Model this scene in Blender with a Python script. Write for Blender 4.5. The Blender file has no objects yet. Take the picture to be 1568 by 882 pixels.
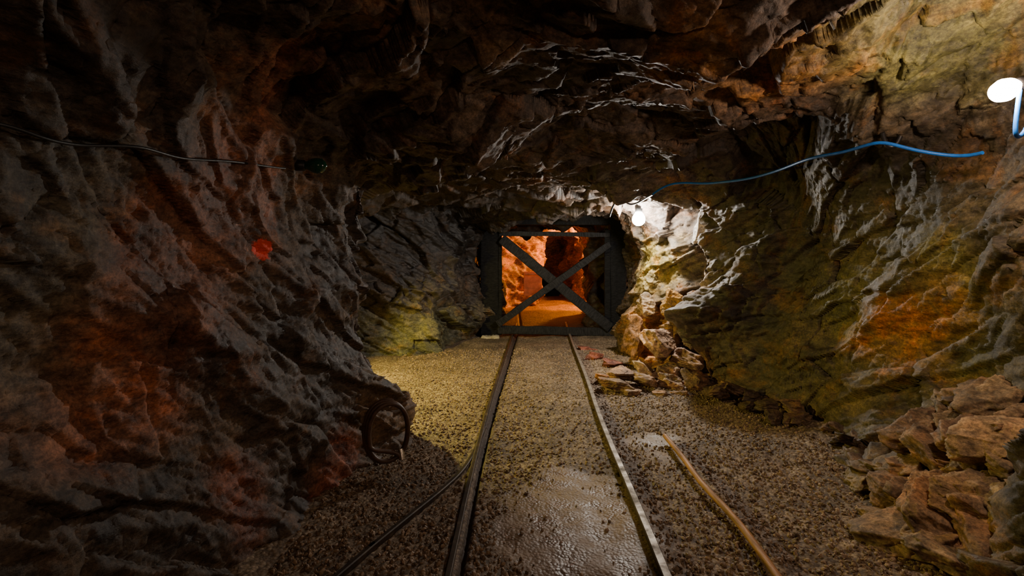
import bpy, math, random
import numpy as np
from mathutils import Vector, Matrix
from mathutils.bvhtree import BVHTree
random.seed(7); rng=np.random.default_rng(7)
S=784.0; HC=1.3; HY=390.0     # working pixels (1568 wide), camera height, horizon
def W(px,py,Y): return Vector(((px-784)/S*Y, Y, HC-(py-HY)/S*Y))
def G(px,py,z=0.0):
    Y=S*(HC-z)/(py-HY); return Vector(((px-784)/S*Y,Y,z))
# ---------------------------------------------------------------- noise
def hsh(ix,iy,iz,s):
    with np.errstate(over='ignore'):
        h=(ix.astype(np.int64)*374761393+iy.astype(np.int64)*668265263+iz.astype(np.int64)*1440662683+s*974634777)
        h=(h&0xFFFFFFFF).astype(np.uint32)
        h^=h>>np.uint32(13); h*=np.uint32(1274126177); h^=h>>np.uint32(16); h*=np.uint32(2246822519); h^=h>>np.uint32(13)
    return h.astype(np.float64)/4294967296.0
def vnoise(P,s=0):
    I=np.floor(P).astype(np.int64); F=P-I; F=F*F*F*(F*(F*6-15)+10)
    r=0
    for dx in(0,1):
        wx=F[:,0] if dx else 1-F[:,0]
        for dy in(0,1):
            wy=F[:,1] if dy else 1-F[:,1]
            for dz in(0,1):
                wz=F[:,2] if dz else 1-F[:,2]
                r=r+wx*wy*wz*hsh(I[:,0]+dx,I[:,1]+dy,I[:,2]+dz,s)
    return r*2-1
def fbm(P,oct=4,s=0,gain=0.5):
    r=0;a=1;Q=P
    for o in range(oct):
        r=r+a*vnoise(Q+o*17.3,s+o); a*=gain; Q=Q*2.03
    return r
def facets(P,s=0,tilt=1.0,env=None):
    """fractured-rock height: voronoi cells as tilted planes; env -> continuous lower envelope of the planes (chiselled faces)"""
    I=np.floor(P).astype(np.int64)
    best=np.full(len(P),1e9); sec=np.full(len(P),1e9); val=np.zeros(len(P))
    for dx in(-1,0,1):
        for dy in(-1,0,1):
            for dz in(-1,0,1):
                ix=I[:,0]+dx;iy=I[:,1]+dy;iz=I[:,2]+dz
                ax=ix+hsh(ix,iy,iz,s);ay=iy+hsh(ix,iy,iz,s+1);az=iz+hsh(ix,iy,iz,s+2)
                qx=P[:,0]-ax;qy=P[:,1]-ay;qz=P[:,2]-az
                d=qx*qx+qy*qy+qz*qz
                h=hsh(ix,iy,iz,s+3)-.5
                g1=hsh(ix,iy,iz,s+4)-.5;g2=hsh(ix,iy,iz,s+5)-.5;g3=hsh(ix,iy,iz,s+6)-.5
                v=h+tilt*2*(g1*qx+g2*qy+g3*qz)
                if env is not None: 
                    d=v+env*d; v=d
                m=d<best
                sec=np.where(m,best,np.minimum(sec,d)); val=np.where(m,v,val); best=np.where(m,d,best)
    if env is not None: return val-.05, sec-best
    return val, np.sqrt(sec)-np.sqrt(best)
def rotm(a,b,c): return np.array(Matrix.Rotation(a,3,'X')@Matrix.Rotation(b,3,'Y')@Matrix.Rotation(c,3,'Z'))
# ---------------------------------------------------------------- mesh helpers
def grid_faces(n,m):
    i=np.arange(n-1)[:,None]*m+np.arange(m-1)[None,:]
    return np.stack([i,i+1,i+1+m,i+m],-1).reshape(-1,4)
def np_mesh(name,V,F,mat,smooth=True,tint=None):
    me=bpy.data.meshes.new(name); k=F.shape[1]
    me.vertices.add(len(V)); me.vertices.foreach_set('co',np.ascontiguousarray(V,dtype=np.float32).ravel())
    me.loops.add(F.size); me.loops.foreach_set('vertex_index',np.ascontiguousarray(F,dtype=np.int32).ravel())
    me.polygons.add(len(F)); me.polygons.foreach_set('loop_start',np.arange(0,F.size,k,dtype=np.int32))
    me.polygons.foreach_set('loop_total',np.full(len(F),k,dtype=np.int32))
    me.polygons.foreach_set('use_smooth',np.full(len(F),smooth,dtype=bool))
    me.update(calc_edges=True); me.validate()
    if tint is not None:
        a=me.color_attributes.new('tint','FLOAT_COLOR','POINT')
        c=np.ones((len(V),4),dtype=np.float32); c[:,:3]=tint; a.data.foreach_set('color',c.ravel())
    me.materials.append(mat)
    o=bpy.data.objects.new(name,me); bpy.context.collection.objects.link(o); return o
# ---------------------------------------------------------------- materials
class NT:
    def __init__(s,name):
        s.m=bpy.data.materials.new(name); s.m.use_nodes=True; s.t=s.m.node_tree; s.n=s.t.nodes
        s.b=s.n['Principled BSDF']
    def add(s,ty,ins=None,**kw):
        n=s.n.new(ty)
        for k,v in kw.items(): setattr(n,k,v)
        for k,v in (ins or {}).items():
            if isinstance(v,bpy.types.NodeSocket): s.t.links.new(v,n.inputs[k])
            else: n.inputs[k].default_value=v
        return n
    def ramp(s,fac,stops):
        n=s.n.new('ShaderNodeValToRGB'); s.t.links.new(fac,n.inputs[0]); e=n.color_ramp.elements
        while len(e)<len(stops): e.new(.5)
        for el,(p,c) in zip(e,stops):
            el.position=p; el.color=(c,c,c,1) if isinstance(c,(int,float)) else (*c,1)
        return n.outputs[0]
    def mix(s,f,a,b,mode='MIX'):
        n=s.n.new('ShaderNodeMix'); n.data_type='RGBA'; n.blend_type=mode
        for idx,v in ((0,f),(6,a),(7,b)):
            if isinstance(v,bpy.types.NodeSocket): s.t.links.new(v,n.inputs[idx])
            else: n.inputs[idx].default_value=v if idx==0 else (*v,1)
        return n.outputs[2]
    def noise(s,vec,scale,detail=5,rough=.6,dist=0): return s.add('ShaderNodeTexNoise',{'Vector':vec,'Scale':scale,'Detail':detail,'Roughness':rough,'Distortion':dist}).outputs['Fac']
    def set(s,k,v):
        if isinstance(v,bpy.types.NodeSocket): s.t.links.new(v,s.b.inputs[k])
        else: s.b.inputs[k].default_value=v
def simple(name,col,rough=.6,metal=0,var=.5,scale=20,bump=.3,bd=.01,spec=.5,stretch=None):
    t=NT(name); co=t.add('ShaderNodeTexCoord').outputs['Object']
    if stretch: co=t.add('ShaderNodeMapping',{'Vector':co,'Scale':stretch}).outputs[0]
    n=t.noise(co,scale); 
    lo=tuple(c*(1-var) for c in col); hi=tuple(min(1,c*(1+var)) for c in col)
    t.set('Base Color',t.ramp(n,[(.3,lo),(.7,hi)])); t.set('Metallic',metal); t.set('Specular IOR Level',spec)
    t.set('Roughness',t.ramp(n,[(.3,min(1,rough*1.2)),(.7,rough*.8)]))
    b=t.add('ShaderNodeBump',{'Height':n,'Strength':bump,'Distance':bd}); t.set('Normal',b.outputs[0])
    return t.m
def rock_mat(name,wet=1.0,paint=None,gain=1.0,bump=1.0,rustw=.6):
    t=NT(name); pos=t.add('ShaderNodeNewGeometry').outputs['Position']
    tint=t.add('ShaderNodeAttribute',attribute_name='tint').outputs['Color']
    fol=t.add('ShaderNodeMapping',{'Vector':pos,'Rotation':(.5,.45,.7),'Scale':(1.0,.6,1.8)}).outputs[0]
    n1=t.noise(pos,2.2,6,.62,.3); n2=t.noise(fol,13,8,.74); n3=t.noise(pos,75,3,.7)
    c=t.mix(1,tint,t.ramp(n1,[(.32,(.36,.35,.36)),(.5,(1,1,1)),(.68,(1.7,1.55,1.35))]),'MULTIPLY')
    c=t.mix(1,c,t.ramp(n2,[(.34,(.25,.23,.22)),(.5,(1,1,1)),(.66,(1.9,1.8,1.7))]),'MULTIPLY')
    c=t.mix(1,c,t.ramp(n3,[(.35,.6),(.62,1.35)]),'MULTIPLY')
    rust=t.ramp(t.noise(pos,3.1,5,.65,.6),[(.54,0.0),(.66,rustw)])
    c=t.mix(rust,c,t.mix(1,c,(2.1,1.15,.38),'MULTIPLY'))
    pale=t.ramp(t.noise(fol,15,6,.78),[(.62,0.0),(.71,.8)])
    c=t.mix(pale,c,t.mix(1,tint,(3.4,3.6,3.8),'MULTIPLY'))
    if gain!=1: c=t.mix(1,c,(gain,)*3,'MULTIPLY')
    if paint:
        dn=t.noise(pos,30,3,.6)
        nv=t.add('ShaderNodeVectorMath',{0:pos,1:paint},operation='DISTANCE').outputs['Value']
        ad=t.add('ShaderNodeMath',{0:dn,1:.07},operation='MULTIPLY').outputs[0]
        sm=t.add('ShaderNodeMath',{0:nv,1:ad},operation='ADD').outputs[0]
        c=t.mix(t.ramp(sm,[(.083,1.0),(.092,0.0)]),c,(.95,.07,.02))
    t.set('Base Color',c)
    t.set('Roughness',t.ramp(n1,[(.36,.66-.24*wet),(.6,.85-.15*wet)]))
    t.set('Specular IOR Level',.48)
    b=t.add('ShaderNodeBump',{'Height':n2,'Strength':.42*bump,'Distance':.024})
    b3=t.add('ShaderNodeBump',{'Height':n3,'Strength':.45*bump,'Distance':.005,'Normal':b.outputs[0]})
    t.set('Normal',b3.outputs[0]); return t.m
# ---------------------------------------------------------------- tunnel loft
ZL=[-.15,.4,.9,1.4,1.8]; FR=[.12,.3,.5,.7,.88]
def interp_table(tab,Y):
    ys=[r[0] for r in tab]; A=np.array([r[1] for r in tab],dtype=float)
    return np.array([np.interp(Y,ys,A[:,k]) for k in range(A.shape[1])]).T
def loft(XL,XR,CZ,y0,y1,du,dv,hi=None,cap0=False,cap1=False):
    ys=sorted(set([r[0] for r in XL+XR+CZ if y0<=r[0]<=y1]+[y0,y1])); ys=np.array(ys)
    l=interp_table(XL,ys); r=interp_table(XR,ys); c=interp_table(CZ,ys)
    n=len(ys); rows=[]
    for i in range(n):
        p=[(l[i,k],ZL[k]) for k in range(5)]
        p+=[(l[i,4]+(r[i,4]-l[i,4])*f,c[i,k]) for k,f in enumerate(FR)]
        p+=[(r[i,k],ZL[k]) for k in (4,3,2,1,0)]
        rows.append([(x,ys[i],z) for x,z in p])
    C=np.array(rows)
    if cap0: C=np.concatenate([np.array([[(0.2+.02*math.cos(k/14*math.pi),y0-.15,.9) for k in range(15)]]),C])
    if cap1: C=np.concatenate([C,np.array([[(1.0-.02*math.cos(k/14*math.pi),y1+.15,.9) for k in range(15)]])])
    segv=np.linalg.norm(np.diff(C,axis=1),axis=2).mean(0); cv=np.concatenate([[0],np.cumsum(segv)])
    nv=int(cv[-1]/dv); tv=np.interp(np.linspace(0,cv[-1],nv),cv,np.arange(len(cv)))
    k=np.minimum(tv.astype(int),C.shape[1]-2); f=(tv-k)[None,:,None]; C=C[:,k]*(1-f)+C[:,k+1]*f
    segu=np.linalg.norm(np.diff(C,axis=0),axis=2); segu=np.percentile(segu,85,axis=1)
    if hi is not None: 
        ym=C[:,0,1]; ym=(ym[1:]+ym[:-1])/2; segu=segu*np.array([hi(y) for y in ym])
    cu=np.concatenate([[0],np.cumsum(segu)]); nu=int(cu[-1]/du)
    tu=np.interp(np.linspace(0,cu[-1],nu),cu,np.arange(len(cu)))
    k=np.minimum(tu.astype(int),C.shape[0]-2); f=(tu-k)[:,None,None]; C=C[k]*(1-f)+C[k+1]*f
    wu=max(2,int(.06/du)); wv=max(2,int(.14/dv))
    for it in range(3):
        for ax,w in ((0,wu),(1,wv)):
            pad=[(0,0)]*3; pad[ax]=(w,w); Q=np.pad(C,pad,mode='edge'); cs=np.cumsum(Q,axis=ax)
            cs=np.concatenate([np.zeros_like(np.take(cs,[0],axis=ax)),cs],axis=ax); L=C.shape[ax]
            C=(np.take(cs,np.arange(2*w+1,2*w+1+L),axis=ax)-np.take(cs,np.arange(L),axis=ax))/(2*w+1)
    return C,tv
def normals(C):
    du=np.gradient(C,axis=0); dv=np.gradient(C,axis=1); N=np.cross(du,dv)
    N/=np.linalg.norm(N,axis=2,keepdims=True)+1e-12; return N
R1=rotm(.5,.35,.75)
def rockify(C,amp=1.0,bulges=(),calm=None,fine=True):
    n,m,_=C.shape; N=normals(C)
    ctr=np.array([.5,0,1.1]); d=ctr-C; d[...,1]=0
    if (N*d).sum(2).mean()<0: N=-N
    N=N.reshape(-1,3); P=C.reshape(-1,3).copy()
    d=.08*fbm(P*1.2,3,5)
    for c,r,a in bulges:
        q=np.exp(-(((P-np.array(c))/np.array(r))**2).sum(1)); d+=a*q
    k=calm(P) if calm else 1.0
    P=P+N*(d*amp)[:,None]
    A=P@R1.T
    B0=A+.018*np.stack([fbm(P*3.0,2,31),fbm(P*3.0,2,41),fbm(P*3.0,2,51)],1)
    e1,_=facets(B0*np.array([1.3,1.0,2.3]),100,2.0,1.6)
    s2,c2=facets(B0*np.array([1.6,1.15,4.2])+3,250,1.0)
    s3,c3=facets(B0*np.array([4.5,3.2,11.])+7,200,1.1)
    e3,_=facets(B0*np.array([8,5.5,15.])+3,300,1.6,1.4)
    e1=e1-e1.mean(); e3=e3-e3.mean()
    d=k*(.16*e1+.095*s2+.036*s3)+.014*e3*(.4+.6*k)
    if fine:
        s4,_=facets(B0*np.array([13,9,30.])+9,400,1.1); s5,_=facets(B0*np.array([30,22,60.])+9,450,1.1)
        d+=.010*s4*(.4+.6*k)+.004*s5
    d-=k*(.026*np.exp(-(c2/.02)**2)+.008*np.exp(-(c3/.03)**2))
    P=P+N*(d*amp)[:,None]
    return P.reshape(n,m,3)
XL=[(-2.0,[-1.3,-1.4,-1.45,-1.4,-1.2]),(0,[-1.35,-1.45,-1.5,-1.45,-1.25]),(1.2,[-1.22,-1.36,-1.44,-1.42,-1.2]),
 (2.07,[-1.03,-1.2,-1.27,-1.27,-1.12]),(2.8,[-.86,-1.04,-1.15,-1.15,-1.0]),(3.3,[-.76,-.86,-1.0,-1.02,-.92]),(3.55,[-.76,-.84,-.98,-1.0,-.9]),
 (3.72,[-1.2,-1.25,-1.3,-1.3,-1.2]),(4.0,[-2.6,-2.6,-2.6,-2.6,-2.3]),(5.6,[-2.8,-2.8,-2.8,-2.8,-2.4]),(6.05,[-2.4,-2.4,-2.4,-2.4,-2.1]),
 (6.4,[-1.6,-1.65,-1.7,-1.7,-1.5]),(6.8,[-.9,-.95,-1.05,-1.05,-.95]),(7.4,[-.7,-.75,-.8,-.8,-.7]),(8.0,[-.53,-.53,-.53,-.53,-.53]),(8.7,[-.48,-.48,-.48,-.48,-.48])]
XR=[(-2.0,[1.7,1.8,1.8,1.8,1.7]),(0,[1.8,1.9,1.9,1.95,2.05]),(1.7,[1.70,1.76,1.84,1.96,2.25]),(1.90,[1.66,1.82,1.92,2.1,2.4]),(2.12,[1.7,2.1,2.3,2.42,2.45]),
 (2.6,[1.85,2.25,2.42,2.48,2.42]),(3.0,[2.05,2.3,2.42,2.45,2.4]),(3.5,[2.15,2.32,2.4,2.42,2.3]),(4.2,[2.0,2.1,2.22,2.28,2.2]),(4.75,[1.66,1.66,1.74,1.90,1.95]),(4.98,[1.68,1.66,1.70,1.80,1.85]),
 (5.15,[1.95,2.1,2.2,2.2,2.15]),(5.45,[1.9,2.05,2.15,2.15,2.05]),(5.8,[1.6,1.75,1.82,1.82,1.75]),(6.05,[1.42,1.5,1.58,1.58,1.52]),(6.5,[1.38,1.44,1.5,1.5,1.45]),(7.0,[1.5,1.55,1.6,1.6,1.55]),(7.6,[1.75,1.78,1.8,1.8,1.75]),(8.7,[1.8,1.82,1.85,1.85,1.8])]
CZ=[(-2.0,[2.15,2.35,2.4,2.4,2.2]),(0,[2.12,2.30,2.34,2.38,2.32]),(2.0,[2.06,2.21,2.26,2.34,2.40]),(3.0,[1.99,2.12,2.18,2.27,2.33]),(4.0,[1.92,2.01,2.05,2.11,2.18]),
 (5.0,[1.92,1.95,1.98,2.03,2.05]),(6.0,[1.92,1.94,1.96,1.98,1.98]),(7.0,[1.92,1.94,1.95,1.95,1.93]),(8.7,[1.95,1.98,2.0,2.0,1.95])]
print('loft')
C,tv=loft(XL,XR,CZ,-2.0,8.7,.0145,.0115,hi=lambda y:1.5 if 1<y<4.2 else (.4 if y<.5 else 1.0),cap0=True)
print(C.shape)
bul=[((-.76,3.45,.25),(.25,.28,.42),.07),((1.45,6.2,.7),(.3,.3,.5),.05),((2.1,2.0,2.3),(.6,.6,.4),-.22)]
def calm(P):
    x,y,z=P.T
    wall=np.clip((2.0-z)/.3,0,1)
    r=np.clip((x-1.7)/.3,0,1)*np.clip((4.5-y)/.3,0,1)*wall
    l=np.clip((-.7-x)/.2,0,1)*np.clip((3.3-y)/.3,0,1)*wall
    return 1-.45*r-.45*l
P=rockify(C,1.0,bul,calm)
n,m,_=P.shape
Q=P[::3,::3]; a,b,_=Q.shape
bvh=BVHTree.FromPolygons([tuple(v) for v in Q.reshape(-1,3)],[tuple(f) for f in grid_faces(a,b)]); CAM=Vector((0,0,HC))
def H(px,py,off=.02):
    d=Vector(((px-784)/S,1,-(py-HY)/S)).normalized(); loc,nor,i,dist=bvh.ray_cast(CAM,d)
    if loc is None: return W(px,py,3)
    if nor.dot(d)>0: nor=-nor
    return loc+nor*off
def tint_of(P):
    V=P.reshape(-1,3); n=len(V)
    t=np.tile(np.array([.074,.054,.040]),(n,1))
    wrp=.14*np.stack([fbm(V*2.5,3,11),fbm(V*2.5,3,12),fbm(V*2.5,3,13)],1)
    def blob(c,r,col,k=1.0):
        nonlocal t
        q=(((V+wrp-np.array(c))/np.array(r))**2).sum(1)
        w=(k*np.exp(-q**1.3))[:,None]; t=t*(1-w)+np.array(col)*w
    def hb(px,py,r,col,k=.9): blob(H(px,py,0),(r,r,r) if isinstance(r,(int,float)) else r,col,k)
    blob((-1.35,1.6,1.2),(.7,2.2,2.0),(.080,.061,.043),.8)
    red=(.22,.098,.058)
    for a,b,r in ((400,120,.16),(385,190,.2),(350,260,.22),(310,330,.24),(270,400,.24),(400,330,.2),(230,470,.2),(190,540,.2),(160,610,.2),(240,600,.22),(330,520,.15)): hb(a,b,r,red,.85)
    for a,b,r in ((535,700,.16),(510,740,.16),(380,780,.2)): hb(a,b,r,(.22,.072,.038))
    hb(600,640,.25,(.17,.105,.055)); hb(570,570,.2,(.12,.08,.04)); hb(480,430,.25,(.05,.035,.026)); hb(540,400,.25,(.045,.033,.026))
    for a,b,r in ((40,300,.3),(60,480,.25)): hb(a,b,r,(.085,.075,.055))
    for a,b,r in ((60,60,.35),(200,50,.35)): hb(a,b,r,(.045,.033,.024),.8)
    blob((-1.0,7.0,1.7),(2.2,1.8,.95),(.018,.016,.014),.97)  # upper back-left wall: shade painted into the tint, against stray lamp light
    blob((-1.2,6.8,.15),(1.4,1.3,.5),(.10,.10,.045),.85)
    blob((.6,8.0,2.0),(2.0,1.1,.5),(.022,.019,.017),.9)  # ceiling and rock round the gate: tinted near black as painted shade
    for a,b,r in ((1080,90,.25),(1140,110,.28),(1200,80,.28),(1250,60,.25),(1290,110,.2)): hb(a,b,r,(.30,.145,.03),.8)
    for a,b,r in ((1340,40,.3),(1420,60,.28),(1500,60,.28),(1380,120,.22)): hb(a,b,r,(.098,.100,.030),.9)
    for a,b,r in ((700,40,.3),(600,120,.3)): hb(a,b,r,(.10,.062,.033),.8)
    hb(780,70,.08,(.25,.21,.18),.7)
    blob((.2,3.6,2.3),(1.0,1.2,.5),(.095,.076,.064),.6)
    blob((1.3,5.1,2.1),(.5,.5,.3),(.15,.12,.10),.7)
    blob((2.3,3.4,1.0),(.6,1.5,1.2),(.085,.072,.028),.85)
    for a,b,r in ((1380,500,.22),(1330,520,.2),(1440,470,.2)): hb(a,b,r,(.27,.13,.03),.85)
    for a,b,r in ((1440,400,.2),(1300,470,.2),(1480,540,.2)): hb(a,b,r,(.13,.12,.03),.75)
    for a,b,r in ((1180,260,.45),(1300,250,.4),(1420,260,.3),(1170,380,.4),(1130,470,.3),(1240,360,.3)): hb(a,b,r,(.028,.023,.017),.87)  # fin face and upper right wall: painted shade, lamps would brighten them
    blob((1.85,1.6,.9),(.4,.35,1.1),(.022,.018,.015),.97)  # near-right bulge: shadow painted as dark tint, offsets lamp behind camera
    blob((2.0,2.5,.2),(.5,.6,.45),(.20,.15,.085),.9)
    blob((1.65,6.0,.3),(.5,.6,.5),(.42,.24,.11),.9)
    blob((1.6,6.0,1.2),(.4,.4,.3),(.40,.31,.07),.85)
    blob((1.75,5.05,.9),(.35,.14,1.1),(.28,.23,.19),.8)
    return t
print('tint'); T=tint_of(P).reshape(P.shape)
jl=int(np.searchsorted(tv,4.6)); jr=int(np.searchsorted(tv,9.4))
rough_rock=rock_mat('rock_damp',1.0)
paint=H(403,382,0)
left_mat=rock_mat('rock_left',.9,tuple(paint),1.0,.9,.5)
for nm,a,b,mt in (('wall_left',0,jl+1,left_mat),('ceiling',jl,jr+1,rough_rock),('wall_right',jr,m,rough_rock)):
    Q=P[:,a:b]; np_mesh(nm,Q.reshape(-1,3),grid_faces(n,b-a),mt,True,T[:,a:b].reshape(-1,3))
# ---- tunnel behind the gate
XL2=[(8.5,[-.48]*5),(8.8,[-.25]*5),(9.9,[-.3,-.3,-.3,-.3,-.25]),(10.2,[-.45]*5),(12.0,[-.4]*5),(12.6,[.1]*5),(12.9,[.65]*5),(14.5,[.7]*5),(17,[.5]*5)]
XR2=[(8.5,[1.8,1.82,1.85,1.85,1.8]),(9.3,[1.45]*5),(11.6,[1.6,1.6,1.6,1.6,1.5]),(11.9,[2.6]*5),(12.9,[2.7]*5),(13.3,[1.9]*5),(17,[1.7]*5)]
CZ2=[(8.5,[1.95,1.98,2.0,2.0,1.95]),(9.9,[1.85,1.93,1.95,1.93,1.85]),(10.4,[2.0,2.05,2.1,2.05,2.0]),(12.3,[2.0,2.15,2.2,2.15,2.0]),(13,[1.85,1.9,1.9,1.9,1.85]),(17,[1.85,1.9,1.9,1.9,1.85])]
C2,_=loft(XL2,XR2,CZ2,8.5,17.0,.035,.035,cap1=True)
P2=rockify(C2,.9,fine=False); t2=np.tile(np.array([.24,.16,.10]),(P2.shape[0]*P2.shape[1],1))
yy=P2.reshape(-1,3)[:,1]; t2*=(1-.85*np.clip((10.2-yy)/.5,0,1))[:,None]  # walls short of the orange room: shade put in by darkening the tint
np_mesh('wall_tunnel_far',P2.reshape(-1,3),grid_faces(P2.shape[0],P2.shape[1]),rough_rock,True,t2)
# ---------------------------------------------------------------- rail paths
def path(pts,z,ext=True):
    v=[G(a,b,z) for a,b in pts]
    if ext:
        d=(v[0]-v[1]); d=d/d.length; v=[v[0]+d*2.6]+v
    return v
def spline(pts,n=120):
    pts=[np.array(p) for p in pts]; out=[]
    Q=[2*pts[0]-pts[1]]+pts+[2*pts[-1]-pts[-2]]
    per=max(2,n//(len(pts)-1))
    for i in range(1,len(Q)-2):
        for k in range(per):
            t=k/per; a,b,c,d=Q[i-1],Q[i],Q[i+1],Q[i+2]
            out.append(.5*((2*b)+(-a+c)*t+(2*a-5*b+4*c-d)*t*t+(-a+3*b-3*c+d)*t**3))
    out.append(pts[-1]); return np.array(out)
ZR=.05
rl=spline(path([(684,882),(714,750),(734,670),(752,605),(769,555),(783,515),(791,493)],ZR))
rr=spline(path([(1022,882),(990,805),(962,740),(936,680),(916,630),(896,572),(879,530),(871,508),(866,493)],ZR))
rb=spline(path([(508,882),(570,830),(630,782),(680,742),(708,715),(728,684),(742,650)],ZR-.01))
gr=spline(path([(703,890),(728,755),(745,675),(762,605),(778,555),(790,515),(797,500)],0.0))
def dist2path(X,Y,p):
    o=np.argsort(p[:,1]); return X-np.interp(Y,p[o,1],p[o,0])
# ---------------------------------------------------------------- floor
def floor_h(X,Y):
    Pq=np.stack([X,Y,np.zeros_like(X)],1)
    dr=dist2path(X,Y,rr); dlr=dist2path(X,Y,rl); db=dist2path(X,Y,rb)
    near=np.exp(-(dr/.15)**2)+np.exp(-(dlr/.15)**2)+np.exp(-(db/.2)**2)*(Y<3.6)
    h=.020*fbm(Pq*1.4,3,401)*(1-np.clip(near,0,1))
    h+=.018*np.exp(-(dlr/.12)**2)*(Y<4)
    dl=dist2path(X,Y,gr); w=np.exp(-(dl/(.012+.012*np.clip((Y-3)/1.5,0,1)))**2)
    h-=.04*w
    h+=.05*np.clip((dr-.55)/.9,0,1)*np.clip((8-Y)/3,0,1)+.10*np.clip((dr-1.0)/.6,0,1.2)*np.clip((6.-Y)/3,0,1)
    h+=.06*np.clip((-.85-X)/.5,0,1)*np.clip((3.3-Y)/1.,0,1)*np.clip(1-np.exp(-(db/.2)**2),0,1)
    return h
def mud_mask(X,Y):
    Pq=np.stack([X,Y,np.zeros_like(X)],1)
    a=np.exp(-(((X-.30)/.36)**2+((Y-2.2)/1.05)**2)**1.5)+.8*np.exp(-(((X-1.0)/.22)**2+((Y-3.3)/.5)**2))
    a=a+.25*fbm(Pq*3,4,420)
    return np.clip((a-.35)*3,0,1)
ny,nx=900,700
uy=np.linspace(0,1,ny); ys=-1.8+ (16.0+1.8)*(.42*uy+.58*uy**2.6); xs=np.linspace(-3.2,2.9,nx)
X,Y=np.meshgrid(xs,ys); X=X.ravel();Y=Y.ravel()
Z=floor_h(X,Y); Mm=mud_mask(X,Y)
Pq=np.stack([X,Y,np.zeros_like(X)],1)
g,e=facets(Pq*np.array([36,36,1])+.5,500,.5)
Z2=Z+(1-.85*Mm)*(.006*g+.004*np.clip(e*3,0,1))+.003*fbm(Pq*14,3,505)*(1-.5*Mm)+Mm*.006*fbm(Pq*5,3,555)
fm=NT('gravel_floor'); pos=fm.add('ShaderNodeNewGeometry').outputs['Position']
tin=fm.add('ShaderNodeAttribute',attribute_name='tint').outputs['Color']
sep=fm.add('ShaderNodeSeparateColor',{0:tin})
vor=fm.add('ShaderNodeTexVoronoi',{'Vector':pos,'Scale':65.0}); vcol=vor.outputs['Color']; vd=vor.outputs['Distance']
bw=fm.add('ShaderNodeRGBToBW',{0:vcol}).outputs[0]
gc=fm.ramp(bw,[(.2,(.15,.097,.057)),(.5,(.27,.187,.113)),(.85,(.45,.345,.235))])
gc=fm.mix(1,gc,fm.ramp(vd,[(.2,1.0),(.8,.5)]),'MULTIPLY')
gc=fm.mix(1,gc,fm.ramp(fm.noise(pos,2.5,5,.6),[(.35,.55),(.65,1.2)]),'MULTIPLY')
mn=fm.noise(pos,7,6,.65)
mc=fm.ramp(mn,[(.35,(.14,.09,.05)),(.65,(.33,.235,.15))])
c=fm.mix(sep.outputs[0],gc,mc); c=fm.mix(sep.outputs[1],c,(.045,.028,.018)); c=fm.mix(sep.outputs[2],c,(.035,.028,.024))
fm.set('Base Color',c)
rg=fm.ramp(mn,[(.4,.32),(.6,.62)])
fm.set('Roughness',fm.mix(sep.outputs[0],(.75,.75,.75),rg))
b=fm.add('ShaderNodeBump',{'Height':vd,'Strength':.5,'Distance':.006}); b.invert=True
b2=fm.add('ShaderNodeBump',{'Height':fm.noise(pos,45,4,.7),'Strength':.4,'Distance':.008,'Normal':b.outputs[0]})
fm.set('Normal',b2.outputs[0])
groove=np.exp(-(dist2path(X,Y,gr)/np.where(Y<3.2,.018,.05))**4)
far_shade=np.clip((Y-8.1)/.4,0,1)*np.clip((12.0-Y)/.4,0,1)  # floor behind the gate: its shadow painted through the blue tint channel
np_mesh('floor',np.stack([X,Y,Z2],1),grid_faces(ny,nx),fm.m,True,np.stack([Mm,groove*.85,far_shade*.9],1))
# ---------------------------------------------------------------- loose gravel
def ico(sub):
    import bmesh
    bm=bmesh.new(); bmesh.ops.create_icosphere(bm,subdivisions=sub,radius=1)
    v=np.array([x.co[:] for x in bm.verts]); f=np.array([[q.index for q in x.verts] for x in bm.faces]); bm.free(); return v,f
iv,if_=ico(1)
N=30000
gy=1.5+5.5*rng.random(N*2)**1.9; gx=-1.4+3.4*rng.random(N*2)
mk=mud_mask(gx,gy); keep=(rng.random(N*2)>mk*.95)&(np.abs(gx)<gy*1.05)&((gx>-.98)|(gy>3.9))
keep&=(np.abs(dist2path(gx,gy,gr))>.025)&(np.abs(dist2path(gx,gy,rl))>.03)&(np.abs(dist2path(gx,gy,rr))>.045)&((np.abs(dist2path(gx,gy,rb))>.04)|(gy>3.6))
keep&=rng.random(N*2)<np.where((gx>.15*1)&(dist2path(gx,gy,rr)<0),.5,1.0)
gx=gx[keep][:N];gy=gy[keep][:N];N=len(gx)
sz=.004+.008*rng.random(N)**2.2
gz=floor_h(gx,gy)+sz*.35+.002
ax=rng.normal(size=(N,3,3)); q,_r=np.linalg.qr(ax)
v=iv[None]*(1+.28*(rng.random((N,len(iv),1))-.5)*2)
v=v*np.array([1.25,1,.7]); v=np.einsum('nij,nkj->nki',q,v)*sz[:,None,None]
v+=np.stack([gx,gy,gz],1)[:,None]
f=if_[None]+(np.arange(N)*len(iv))[:,None,None]
gtint=np.repeat((.4+.9*rng.random((N,1)))*np.array([[.29,.20,.125]]),len(iv),axis=0)
gm=NT('gravel_stone'); tt=gm.add('ShaderNodeAttribute',attribute_name='tint').outputs['Color']; gm.set('Base Color',tt); gm.set('Roughness',.62)
pp=gm.add('ShaderNodeNewGeometry').outputs['Position']; gm.set('Normal',gm.add('ShaderNodeBump',{'Height':gm.noise(pp,120,2),'Strength':.3,'Distance':.004}).outputs[0])
np_mesh('loose_gravel',v.reshape(-1,3),f.reshape(-1,3),gm.m,False,gtint)
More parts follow.
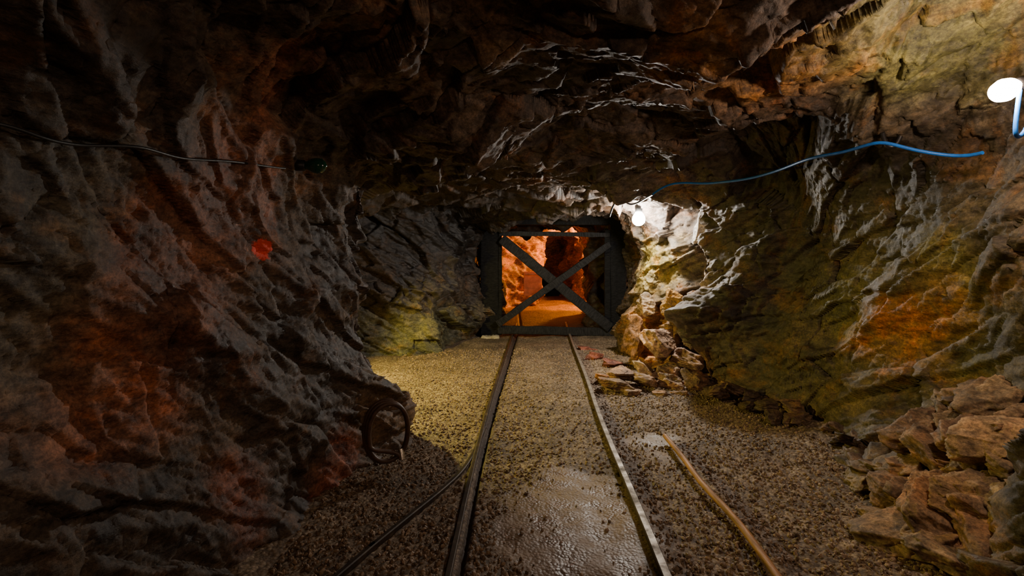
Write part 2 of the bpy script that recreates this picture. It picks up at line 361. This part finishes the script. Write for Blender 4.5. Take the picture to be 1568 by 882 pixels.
# ---------------------------------------------------------------- boulders
cv5,cf5=ico(6); cv4,cf4=ico(5)
def boulder(c,s,rot,seed,lvl=4,col=(.3,.2,.12)):
    r=np.random.default_rng(seed); V,F=(cv5,cf5) if lvl==5 else (cv4,cf4)
    nn=r.normal(size=(10,3))*np.array([1,1,.6]); nn/=np.linalg.norm(nn,axis=1,keepdims=True)
    nn=np.concatenate([nn,[[.1,0,1],[0,.08,-1]]]); nn/=np.linalg.norm(nn,axis=1,keepdims=True); dd=np.concatenate([.50+.45*r.random(10),[.65,.65]])
    dot=V@nn.T; rad=np.where(dot>.03,dd/np.maximum(dot,.03),9).min(1); rad=np.minimum(rad,1.35)
    Q=V*rad[:,None]
    strat=Q@np.array([.1,.15,1.0])
    lay=np.floor(strat*6+.25*fbm(Q*1.2+seed,2,seed))
    h=hsh(lay.astype(np.int64),np.full(len(Q),seed),np.zeros(len(Q),int),3)
    Q=Q*(1+.08*(h-.5)[:,None]*(1-np.abs(V[:,2:3])))
    f,_=facets(Q*np.array([1.8,1.8,3.2])+seed,seed,1.4,1.3)
    f2,e2=facets(Q*np.array([5,5,9.])+seed,seed+9,1.3)
    Q=Q+V*(.16*(f-f.mean())+.035*f2)[:,None]
    M=np.array(Matrix.Rotation(rot[2],3,'Z')@Matrix.Rotation(rot[1],3,'Y')@Matrix.Rotation(rot[0],3,'X'))
    Q=(Q*np.array(s))@M.T+np.array(c)
    t=np.tile(np.array(col)*(.65+.7*r.random()),(len(Q),1))
    return Q,F,t
def pile(name,items,mat):
    Vs=[];Fs=[];Ts=[];o=0
    for it in items:
        Q,F,t=boulder(*it); Vs.append(Q);Fs.append(F+o);Ts.append(t);o+=len(Q)
    return np_mesh(name,np.concatenate(Vs),np.concatenate(Fs),mat,True,np.concatenate(Ts))
boulder_mat=rock_mat('rock_boulder',.3,None,1.0,.6,.25)
its=[]
def B(px,py,Y,s,rot=(0,0,0),col=(.3,.19,.11),lvl=4): its.append((tuple(W(px,py,Y)),tuple(1.15*k for k in s),rot,len(its)+11,lvl,col))
B(945,590,4.9,(.20,.15,.07),(0,.1,.2),(.38,.24,.13),5); B(948,572,5.05,(.16,.12,.06),(.2,-.1,.8),(.36,.22,.13),5)
B(992,583,5.0,(.11,.10,.07),(0,.2,.3),(.36,.24,.15)); B(1030,588,5.0,(.17,.13,.09),(.1,.3,1),(.32,.22,.14),5)
B(1022,570,5.3,(.17,.14,.12),(.3,0,2),(.32,.22,.14),5); B(985,566,5.4,(.14,.12,.08),(.3,.4,.6),(.36,.25,.15))
B(968,600,4.75,(.09,.08,.03),(0,0,1)); B(1010,602,4.75,(.06,.06,.03),(0,.2,2)); B(1040,606,4.75,(.08,.07,.05),(0,.2,2)); B(925,580,5.2,(.09,.08,.05),(0,.2,.4),(.33,.16,.08))
B(912,548,6.4,(.13,.1,.08),(0,.2,.4),(.22,.07,.04)); B(932,556,6.0,(.1,.1,.06),(0,.2,.4),(.27,.09,.05)); B(900,537,7.0,(.14,.1,.06),(0,.2,.4),(.18,.06,.04))
B(1065,590,4.8,(.12,.12,.12),(.4,.2,.4),(.2,.13,.08),5)
pile('rock_pile',its,boulder_mat)
its=[]
B(1032,470,5.55,(.17,.13,.17),(.2,.5,.3),(.50,.28,.07),5); B(1003,430,6.0,(.16,.13,.20),(.5,.4,.9),(.36,.28,.10),5)
B(1015,525,5.5,(.19,.15,.17),(.9,.2,.5),(.38,.25,.16),5); B(972,515,5.9,(.10,.12,.28),(.2,.1,.7),(.34,.17,.07),5)
B(1045,548,5.35,(.18,.14,.12),(.1,.4,.5),(.34,.22,.15),5); B(990,470,5.95,(.12,.12,.16),(.1,.4,.5),(.26,.19,.12),5)
B(1098,410,4.98,(.07,.13,.42),(.0,.34,.2),(.34,.29,.25),5); B(1068,500,5.0,(.06,.12,.26),(.0,.25,.1),(.34,.25,.19),5)
B(1078,345,5.25,(.07,.13,.22),(.1,.5,.3),(.34,.32,.30),5)
pile('pillar_rocks',its,boulder_mat)
its=[]
r2=random.Random(5)
for i in range(105):
    y=1.98+1.15*r2.random(); up=r2.random()**.8
    xb=1.68+.34*max(0,y-2.2); x=xb+.60*up; z=.05+.58*up**1.1*(1 if y<2.7 else .6)
    s=.04+.13*r2.random()**1.7
    its.append(((x,y,z-.02),(s*1.2,s*1.05,s*.65),(r2.uniform(-.3,.4),-.30+r2.uniform(-.4,.4),r2.uniform(-.9,.9)),i+70,5 if s>.13 else 4,(.185+.04*r2.random(),.137,.078)))
for i in range(30):
    y=3.1+1.3*r2.random(); x=2.26-.30*max(0,y-3.4)-.28*r2.random(); s=.03+.07*r2.random()
    its.append(((x,y,.10+.08*r2.random()),(s*1.2,s*.9,s*.65),(r2.uniform(-.3,.3),r2.uniform(-.3,.3),r2.uniform(0,3)),i+170,4,(.13,.085,.05)))
pile('rock_ledge',its,boulder_mat)
# ---------------------------------------------------------------- sweeps
def sweep(name,pts,prof,mat,up=(0,0,1),smooth=False):
    pts=np.array(pts); T=np.gradient(pts,axis=0); T/=np.linalg.norm(T,axis=1,keepdims=True)
    U=np.array(up); Sd=np.cross(T,U); Sd/=np.linalg.norm(Sd,axis=1,keepdims=True)
    U2=np.cross(Sd,T); k=len(prof); pr=np.array(prof)
    V=pts[:,None]+Sd[:,None]*pr[None,:,0:1]+U2[:,None]*pr[None,:,1:2]
    n=len(pts); F=[]
    for i in range(n-1):
        for j in range(k):
            a=i*k+j;b=i*k+(j+1)%k; F.append((a,b,b+k,a+k))
    return np_mesh(name,V.reshape(-1,3),np.array(F),mat,smooth)
def tube(name,pts,r,mat,res=6,cyc=False):
    cu=bpy.data.curves.new(name,'CURVE'); cu.dimensions='3D'; sp=cu.splines.new('NURBS'); sp.points.add(len(pts)-1)
    for p,q in zip(sp.points,pts): p.co=(*q,1)
    sp.order_u=4; sp.use_endpoint_u=True; sp.use_cyclic_u=cyc; cu.resolution_u=8; cu.bevel_depth=r; cu.bevel_resolution=res; cu.use_fill_caps=True
    cu.materials.append(mat); o=bpy.data.objects.new(name,cu); bpy.context.collection.objects.link(o)
    dg=bpy.context.evaluated_depsgraph_get(); me=bpy.data.meshes.new_from_object(o.evaluated_get(dg)); 
    bpy.data.objects.remove(o); o=bpy.data.objects.new(name,me); bpy.context.collection.objects.link(o)
    for p in me.polygons: p.use_smooth=True
    return o
rt=NT('worn_rail_steel'); rp=rt.add('ShaderNodeNewGeometry'); sx=rt.add('ShaderNodeSeparateXYZ',{0:rp.outputs['Normal']}).outputs['Z']
rn=rt.noise(rp.outputs['Position'],14,6,.7); topm=rt.ramp(sx,[(.7,0.0),(.95,1.0)])
wear=rt.mix(1,topm,rt.ramp(rn,[(.35,.3),(.62,.9)]),'MULTIPLY')
rt.set('Base Color',rt.mix(wear,rt.ramp(rn,[(.3,(.02,.013,.01)),(.7,(.09,.05,.03))]),(.42,.37,.31)))
rt.set('Metallic',rt.mix(wear,(.1,)*3,(.7,)*3)); rt.set('Roughness',rt.mix(wear,(.8,)*3,(.45,)*3))
rt.set('Normal',rt.add('ShaderNodeBump',{'Height':rn,'Strength':.3,'Distance':.006}).outputs[0])
def railprof(w=.022,h=.075):
    return [(-w,0),(-w+.004,.004),(w-.004,.004),(w,0),(w,-.02),(.007,-.028),(.007,-h+.012),(.034,-h+.004),(.034,-h),(-.034,-h),(-.034,-h+.004),(-.007,-h+.012),(-.007,-.028),(-w,-.02)][::-1]
dk=NT('dull_rail_steel'); dn=dk.noise(dk.add('ShaderNodeNewGeometry').outputs['Position'],18,5,.7)
dk.set('Base Color',dk.ramp(dn,[(.35,(.025,.018,.014)),(.6,(.08,.055,.035)),(.75,(.20,.15,.10))])); dk.set('Metallic',.3); dk.set('Roughness',.5)
sweep('rail',rl-np.array([0,0,.016]),railprof(.013),dk.m); sweep('rail',rr,railprof(.019),rt.m); sweep('rail',rb-np.array([0,0,.012]),railprof(.012),dk.m)
wood_pole=simple('weathered_pole',(.40,.20,.075),.6,0,.5,9,.6,.01,stretch=(6,.6,6))
pp=spline([G(1215,925,.05),G(1190,882,.05),G(1130,800,.045),(G(1075,740,.045)),G(1045,700,.045),G(1018,667,.05)],60)
ang=[i/12*2*math.pi for i in range(12)]
sweep('wooden_pole',pp,[(math.cos(a)*.017,math.sin(a)*.015) for a in ang][::-1],wood_pole,smooth=True)
# ---------------------------------------------------------------- gate
import bmesh
timber=simple('dark_timber',(.008,.0075,.0075),.8,0,.5,6,.8,.012,.25,stretch=(3,3,12))
timber2=simple('grey_timber',(.017,.016,.017),.75,0,.5,6,.8,.012,.3,stretch=(3,3,12))
def empty(name,loc=(0,0,0)):
    e=bpy.data.objects.new(name,None); e.location=loc; bpy.context.collection.objects.link(e); return e
def beam(name,a,b,w,d,mat,parent=None,bev=.008):
    a=Vector(a);b=Vector(b); L=(b-a).length
    bm=bmesh.new(); bmesh.ops.create_cube(bm,size=1)
    bmesh.ops.scale(bm,vec=(w,d,L),verts=bm.verts)
    bmesh.ops.subdivide_edges(bm,edges=[e for e in bm.edges if abs((e.verts[0].co-e.verts[1].co).z)>L*.5],cuts=10)
    for v in bm.verts: v.co.x+=random.uniform(-1,1)*.006; v.co.y+=random.uniform(-1,1)*.004
    bmesh.ops.bevel(bm,geom=[e for e in bm.edges if e.calc_face_angle(0)>.8],offset=bev,segments=2,affect='EDGES')
    me=bpy.data.meshes.new(name); bm.to_mesh(me); bm.free(); me.materials.append(mat)
    o=bpy.data.objects.new(name,me); bpy.context.collection.objects.link(o)
    z=(b-a).normalized(); y=Vector((0,1,0)); x=y.cross(z).normalized(); y=z.cross(x)
    M=Matrix((x,y,z)).transposed().to_4x4(); M.translation=(a+b)/2; o.matrix_world=M
    if parent: o.parent=parent
    return o
gate=empty('timber_gate'); Yg=8.2
def gp(px,py,dy=0): 
    w=W(px,py,Yg); w.y+=dy; return w
beam('post_1',gp(750,516),gp(750,328),.28,.20,timber,gate); beam('post_2',gp(945,516),gp(945,328),.24,.20,timber,gate)
beam('header',gp(733,335),gp(960,335),.20,.22,timber,gate)
beam('stile_1',gp(766,512,-.06),gp(766,352,-.06),.06,.06,timber,gate); beam('stile_2',gp(929,512,-.06),gp(929,352,-.06),.09,.06,timber,gate)
beam('rail_top',gp(764,358,-.1),gp(932,360,-.1),.07,.05,timber2,gate); beam('rail_bottom',gp(762,503,-.1),gp(934,507,-.1),.13,.05,timber2,gate)
beam('brace_1',gp(768,366,-.16),gp(932,500,-.16),.15,.045,timber2,gate); beam('brace_2',gp(762,494,-.21),gp(930,374,-.21),.10,.045,timber2,gate)
sill=simple('pale_stone',(.42,.36,.26),.8,0,.3,20)
beam('sill_block',gp(738,514,-.16),gp(765,514,-.16),.05,.14,sill,gate)
brd=simple('board_ply',(.6,.30,.15),.7,0,.2,10)
bo=empty('leaning_board'); beam('panel',W(816,453,11.9),W(816,416,12.05),.42,.02,brd,bo); beam('batten',W(803,420,11.9),W(830,420,11.9),.04,.03,brd,bo)
# ---------------------------------------------------------------- lamps
def emis(name,col,st):
    t=NT(name); t.set('Base Color',(0,0,0,1)); t.set('Emission Color',(*col,1)); t.set('Emission Strength',st); return t.m
black=simple('black_rubber',(.012,.012,.012),.45,0,.3,40,.1)
def lathe(name,prof,loc,mat,parent=None,seg=24,rot=(0,0,0)):
    V=[];F=[]
    for r,z in prof:
        for i in range(seg): a=i/seg*2*math.pi; V.append((r*math.cos(a),r*math.sin(a),z))
    for j in range(len(prof)-1):
        for i in range(seg): F.append((j*seg+i,j*seg+(i+1)%seg,(j+1)*seg+(i+1)%seg,(j+1)*seg+i))
    o=np_mesh(name,np.array(V),np.array(F),mat,True); o.location=loc; o.rotation_euler=rot
    if parent: o.parent=parent
    return o
def bulb_lamp(name,loc,r,mat,rot=(0,0,0),k=1.0):
    e=empty(name,loc); e.rotation_euler=rot
    lathe('bulb',[(.001,-r*k),(r*.3,-r*.95*k),(r*.5,-r*.87*k),(r*.87,-r*.5*k),(r,0),(r*.87,r*.5*k),(r*.6,r*.9*k),(r*.42,r*1.2*k)],(0,0,0),mat,e,20)
    lathe('socket',[(r*.4,r*1.1*k),(r*.55,r*1.2*k),(r*.6,r*(1.2*k+.9)),(r*.4,r*(1.2*k+1.2)),(.001,r*(1.2*k+1.2))],(0,0,0),black,e)
    return e
def radiance(P,r): return P/(4*math.pi**2*r*r)
L1=W(978,336,5.68); bulb_lamp('hanging_lamp',L1,.072,emis('lamp_white',(1,.93,.84),radiance(135,.072)))
L2=W(1538,138,1.98); bulb_lamp('hanging_lamp',L2,.044,emis('lamp_pink_white',(1,.72,.54),radiance(31,.044)/1.3),(0,1.2,.3),1.4)
L4=Vector((2.2,12.4,1.6)); bulb_lamp('orange_lamp',L4,.06,emis('lamp_orange',(1,.28,.008),radiance(640,.06)))
L3=Vector((-1.75,4.75,1.25)); e=bulb_lamp('shaded_lamp',L3,.04,emis('lamp_recess',(1,.80,.25),2.0))
lathe('shade',[(.06,.1),(.10,.06),(.17,-.03),(.175,-.035)],(0,0,0),black,e)
ld=bpy.data.lights.new('recess_spot','SPOT'); ld.energy=260; ld.color=(1,.80,.20); ld.spot_size=math.radians(125); ld.spot_blend=.25; ld.shadow_soft_size=.05
lo=bpy.data.objects.new('recess_spot',ld); bpy.context.collection.objects.link(lo); lo.parent=e; lo.location=(0,0,-.06)
lo.rotation_euler=(Vector((.35,5.4,-.1))-L3).to_track_quat('-Z','Y').to_euler()
L5=Vector((.6,-.8,1.95)); bulb_lamp('hanging_lamp',L5,.05,emis('lamp_back',(1,.68,.45),radiance(26,.05)))
# ---------------------------------------------------------------- cables
blue=simple('blue_cable',(.01,.12,.48),.4,0,.2,30,.1)
CP=[(1000,294),(1020,278),(1045,274),(1080,279),(1115,276),(1150,270),(1200,257),(1250,241),(1290,226),(1325,215),(1355,210),(1385,218),(1430,230),(1480,237),(1520,230)]
pts=[]
for a,b in CP:
    c=[H(a+dx,b+dy,.04) for dx in (-10,0,10) for dy in (-8,0,10)]; p=H(a,b,.04); my=min(q.y for q in c)
    pts.append(CAM+(p-CAM)*(min(p.y,my)/p.y))
ds=np.array([p.y for p in pts]); d0=ds.copy(); k=np.array([.25,.5,.25])
for _ in range(8): ds=np.convolve(np.pad(np.minimum(ds,d0),1,mode='edge'),k,'valid')
pts=[CAM+(p-CAM)*((min(d,p.y)-.04)/p.y) for p,d in zip(pts,ds)]
tube('blue_cable',pts,.009,blue)
tube('blue_cable',[L2+Vector((.06,0,.0)),L2+Vector((.04,.0,-.14)),L2+Vector((.04,.0,-.19)),L2+Vector((.10,.02,-.17)),L2+Vector((.14,.02,-.06)),L2+Vector((.22,.05,.1))],.008,blue)
tube('black_cable',[pts[0]]+[W(a,b,5.2) for a,b in[(985,306),(965,318),(955,304),(945,304),(938,315),(933,332)]],.009,black)
tube('lamp_flex',[L1+Vector((0,0,.18)),L1+Vector((.02,0,.22)),pts[0]],.007,black)
tube('clip',[H(1352,200,.01),H(1356,212,.08),H(1372,214,.08),H(1378,206,.01)],.012,black)
lp=[H(a,b,.035) for a,b in [(-60,178),(0,186),(60,196),(130,210),(200,224),(270,236),(340,244),(400,250),(432,254)]]
tube('wall_cable',lp,.005,black)
green=NT('green_glass'); green.set('Base Color',(.006,.055,.03,1)); green.set('Roughness',.12); green.set('Coat Weight',.5)
gl=H(458,255,.10); ge=empty('unlit_bulb',gl); r=.042
qr=Vector((1,.15,0)).to_track_quat('-Z','Y').to_euler()
lathe('glass',[(.001,-r*1.2),(r*.5,-r*1.05),(r*.9,-r*.6),(r,0),(r*.9,r*.6),(r*.6,r*1.1),(r*.5,r*1.5)],(0,0,0),green.m,ge,rot=qr)
lathe('socket',[(r*.55,r*1.4),(r*.7,r*1.5),(r*.7,r*2.8),(r*.3,r*3.2),(.001,r*3.2)],(0,0,0),black,ge,rot=qr)
# ---------------------------------------------------------------- coiled hose
hosem=simple('brown_hose',(.10,.055,.035),.45,0,.4,30,.2)
hc=W(590,660,3.0); hs=empty('coiled_hose',(0,0,0)); allp=[]
for i in range(100):
    a=i/99*2*math.pi*2.35+1.2
    k=1-.10*(i/99)
    allp.append(hc+Vector((.115*k*math.cos(a)+.03*(i/99),-.03*(i/99)+.05*math.cos(a),.185*k*math.sin(a)+.004*math.sin(3*a))))
allp+= [allp[-1]+Vector((.01,-.01,-.05)),W(612,690,3.0),W(615,703,2.98)]
o=tube('hose',allp,.0125,hosem); o.parent=hs
metal=simple('hose_metal',(.5,.46,.4),.3,.9,.2,30,.1)
o=tube('coupling',[W(613,688,3.0),W(615,696,2.99),W(616,704,2.98)],.017,metal); o.parent=hs
# ---------------------------------------------------------------- world, camera
w=bpy.data.worlds.new('world'); bpy.context.scene.world=w; w.use_nodes=True
w.node_tree.nodes['Background'].inputs[0].default_value=(.9,.7,.5,1); w.node_tree.nodes['Background'].inputs[1].default_value=.002
cd=bpy.data.cameras.new('camera'); cd.lens=18; cd.sensor_width=36; cd.shift_y=-51/1568; cd.clip_start=.05
co=bpy.data.objects.new('camera',cd); bpy.context.collection.objects.link(co); co.location=CAM; co.rotation_euler=(math.pi/2,0,0)
bpy.context.scene.camera=co
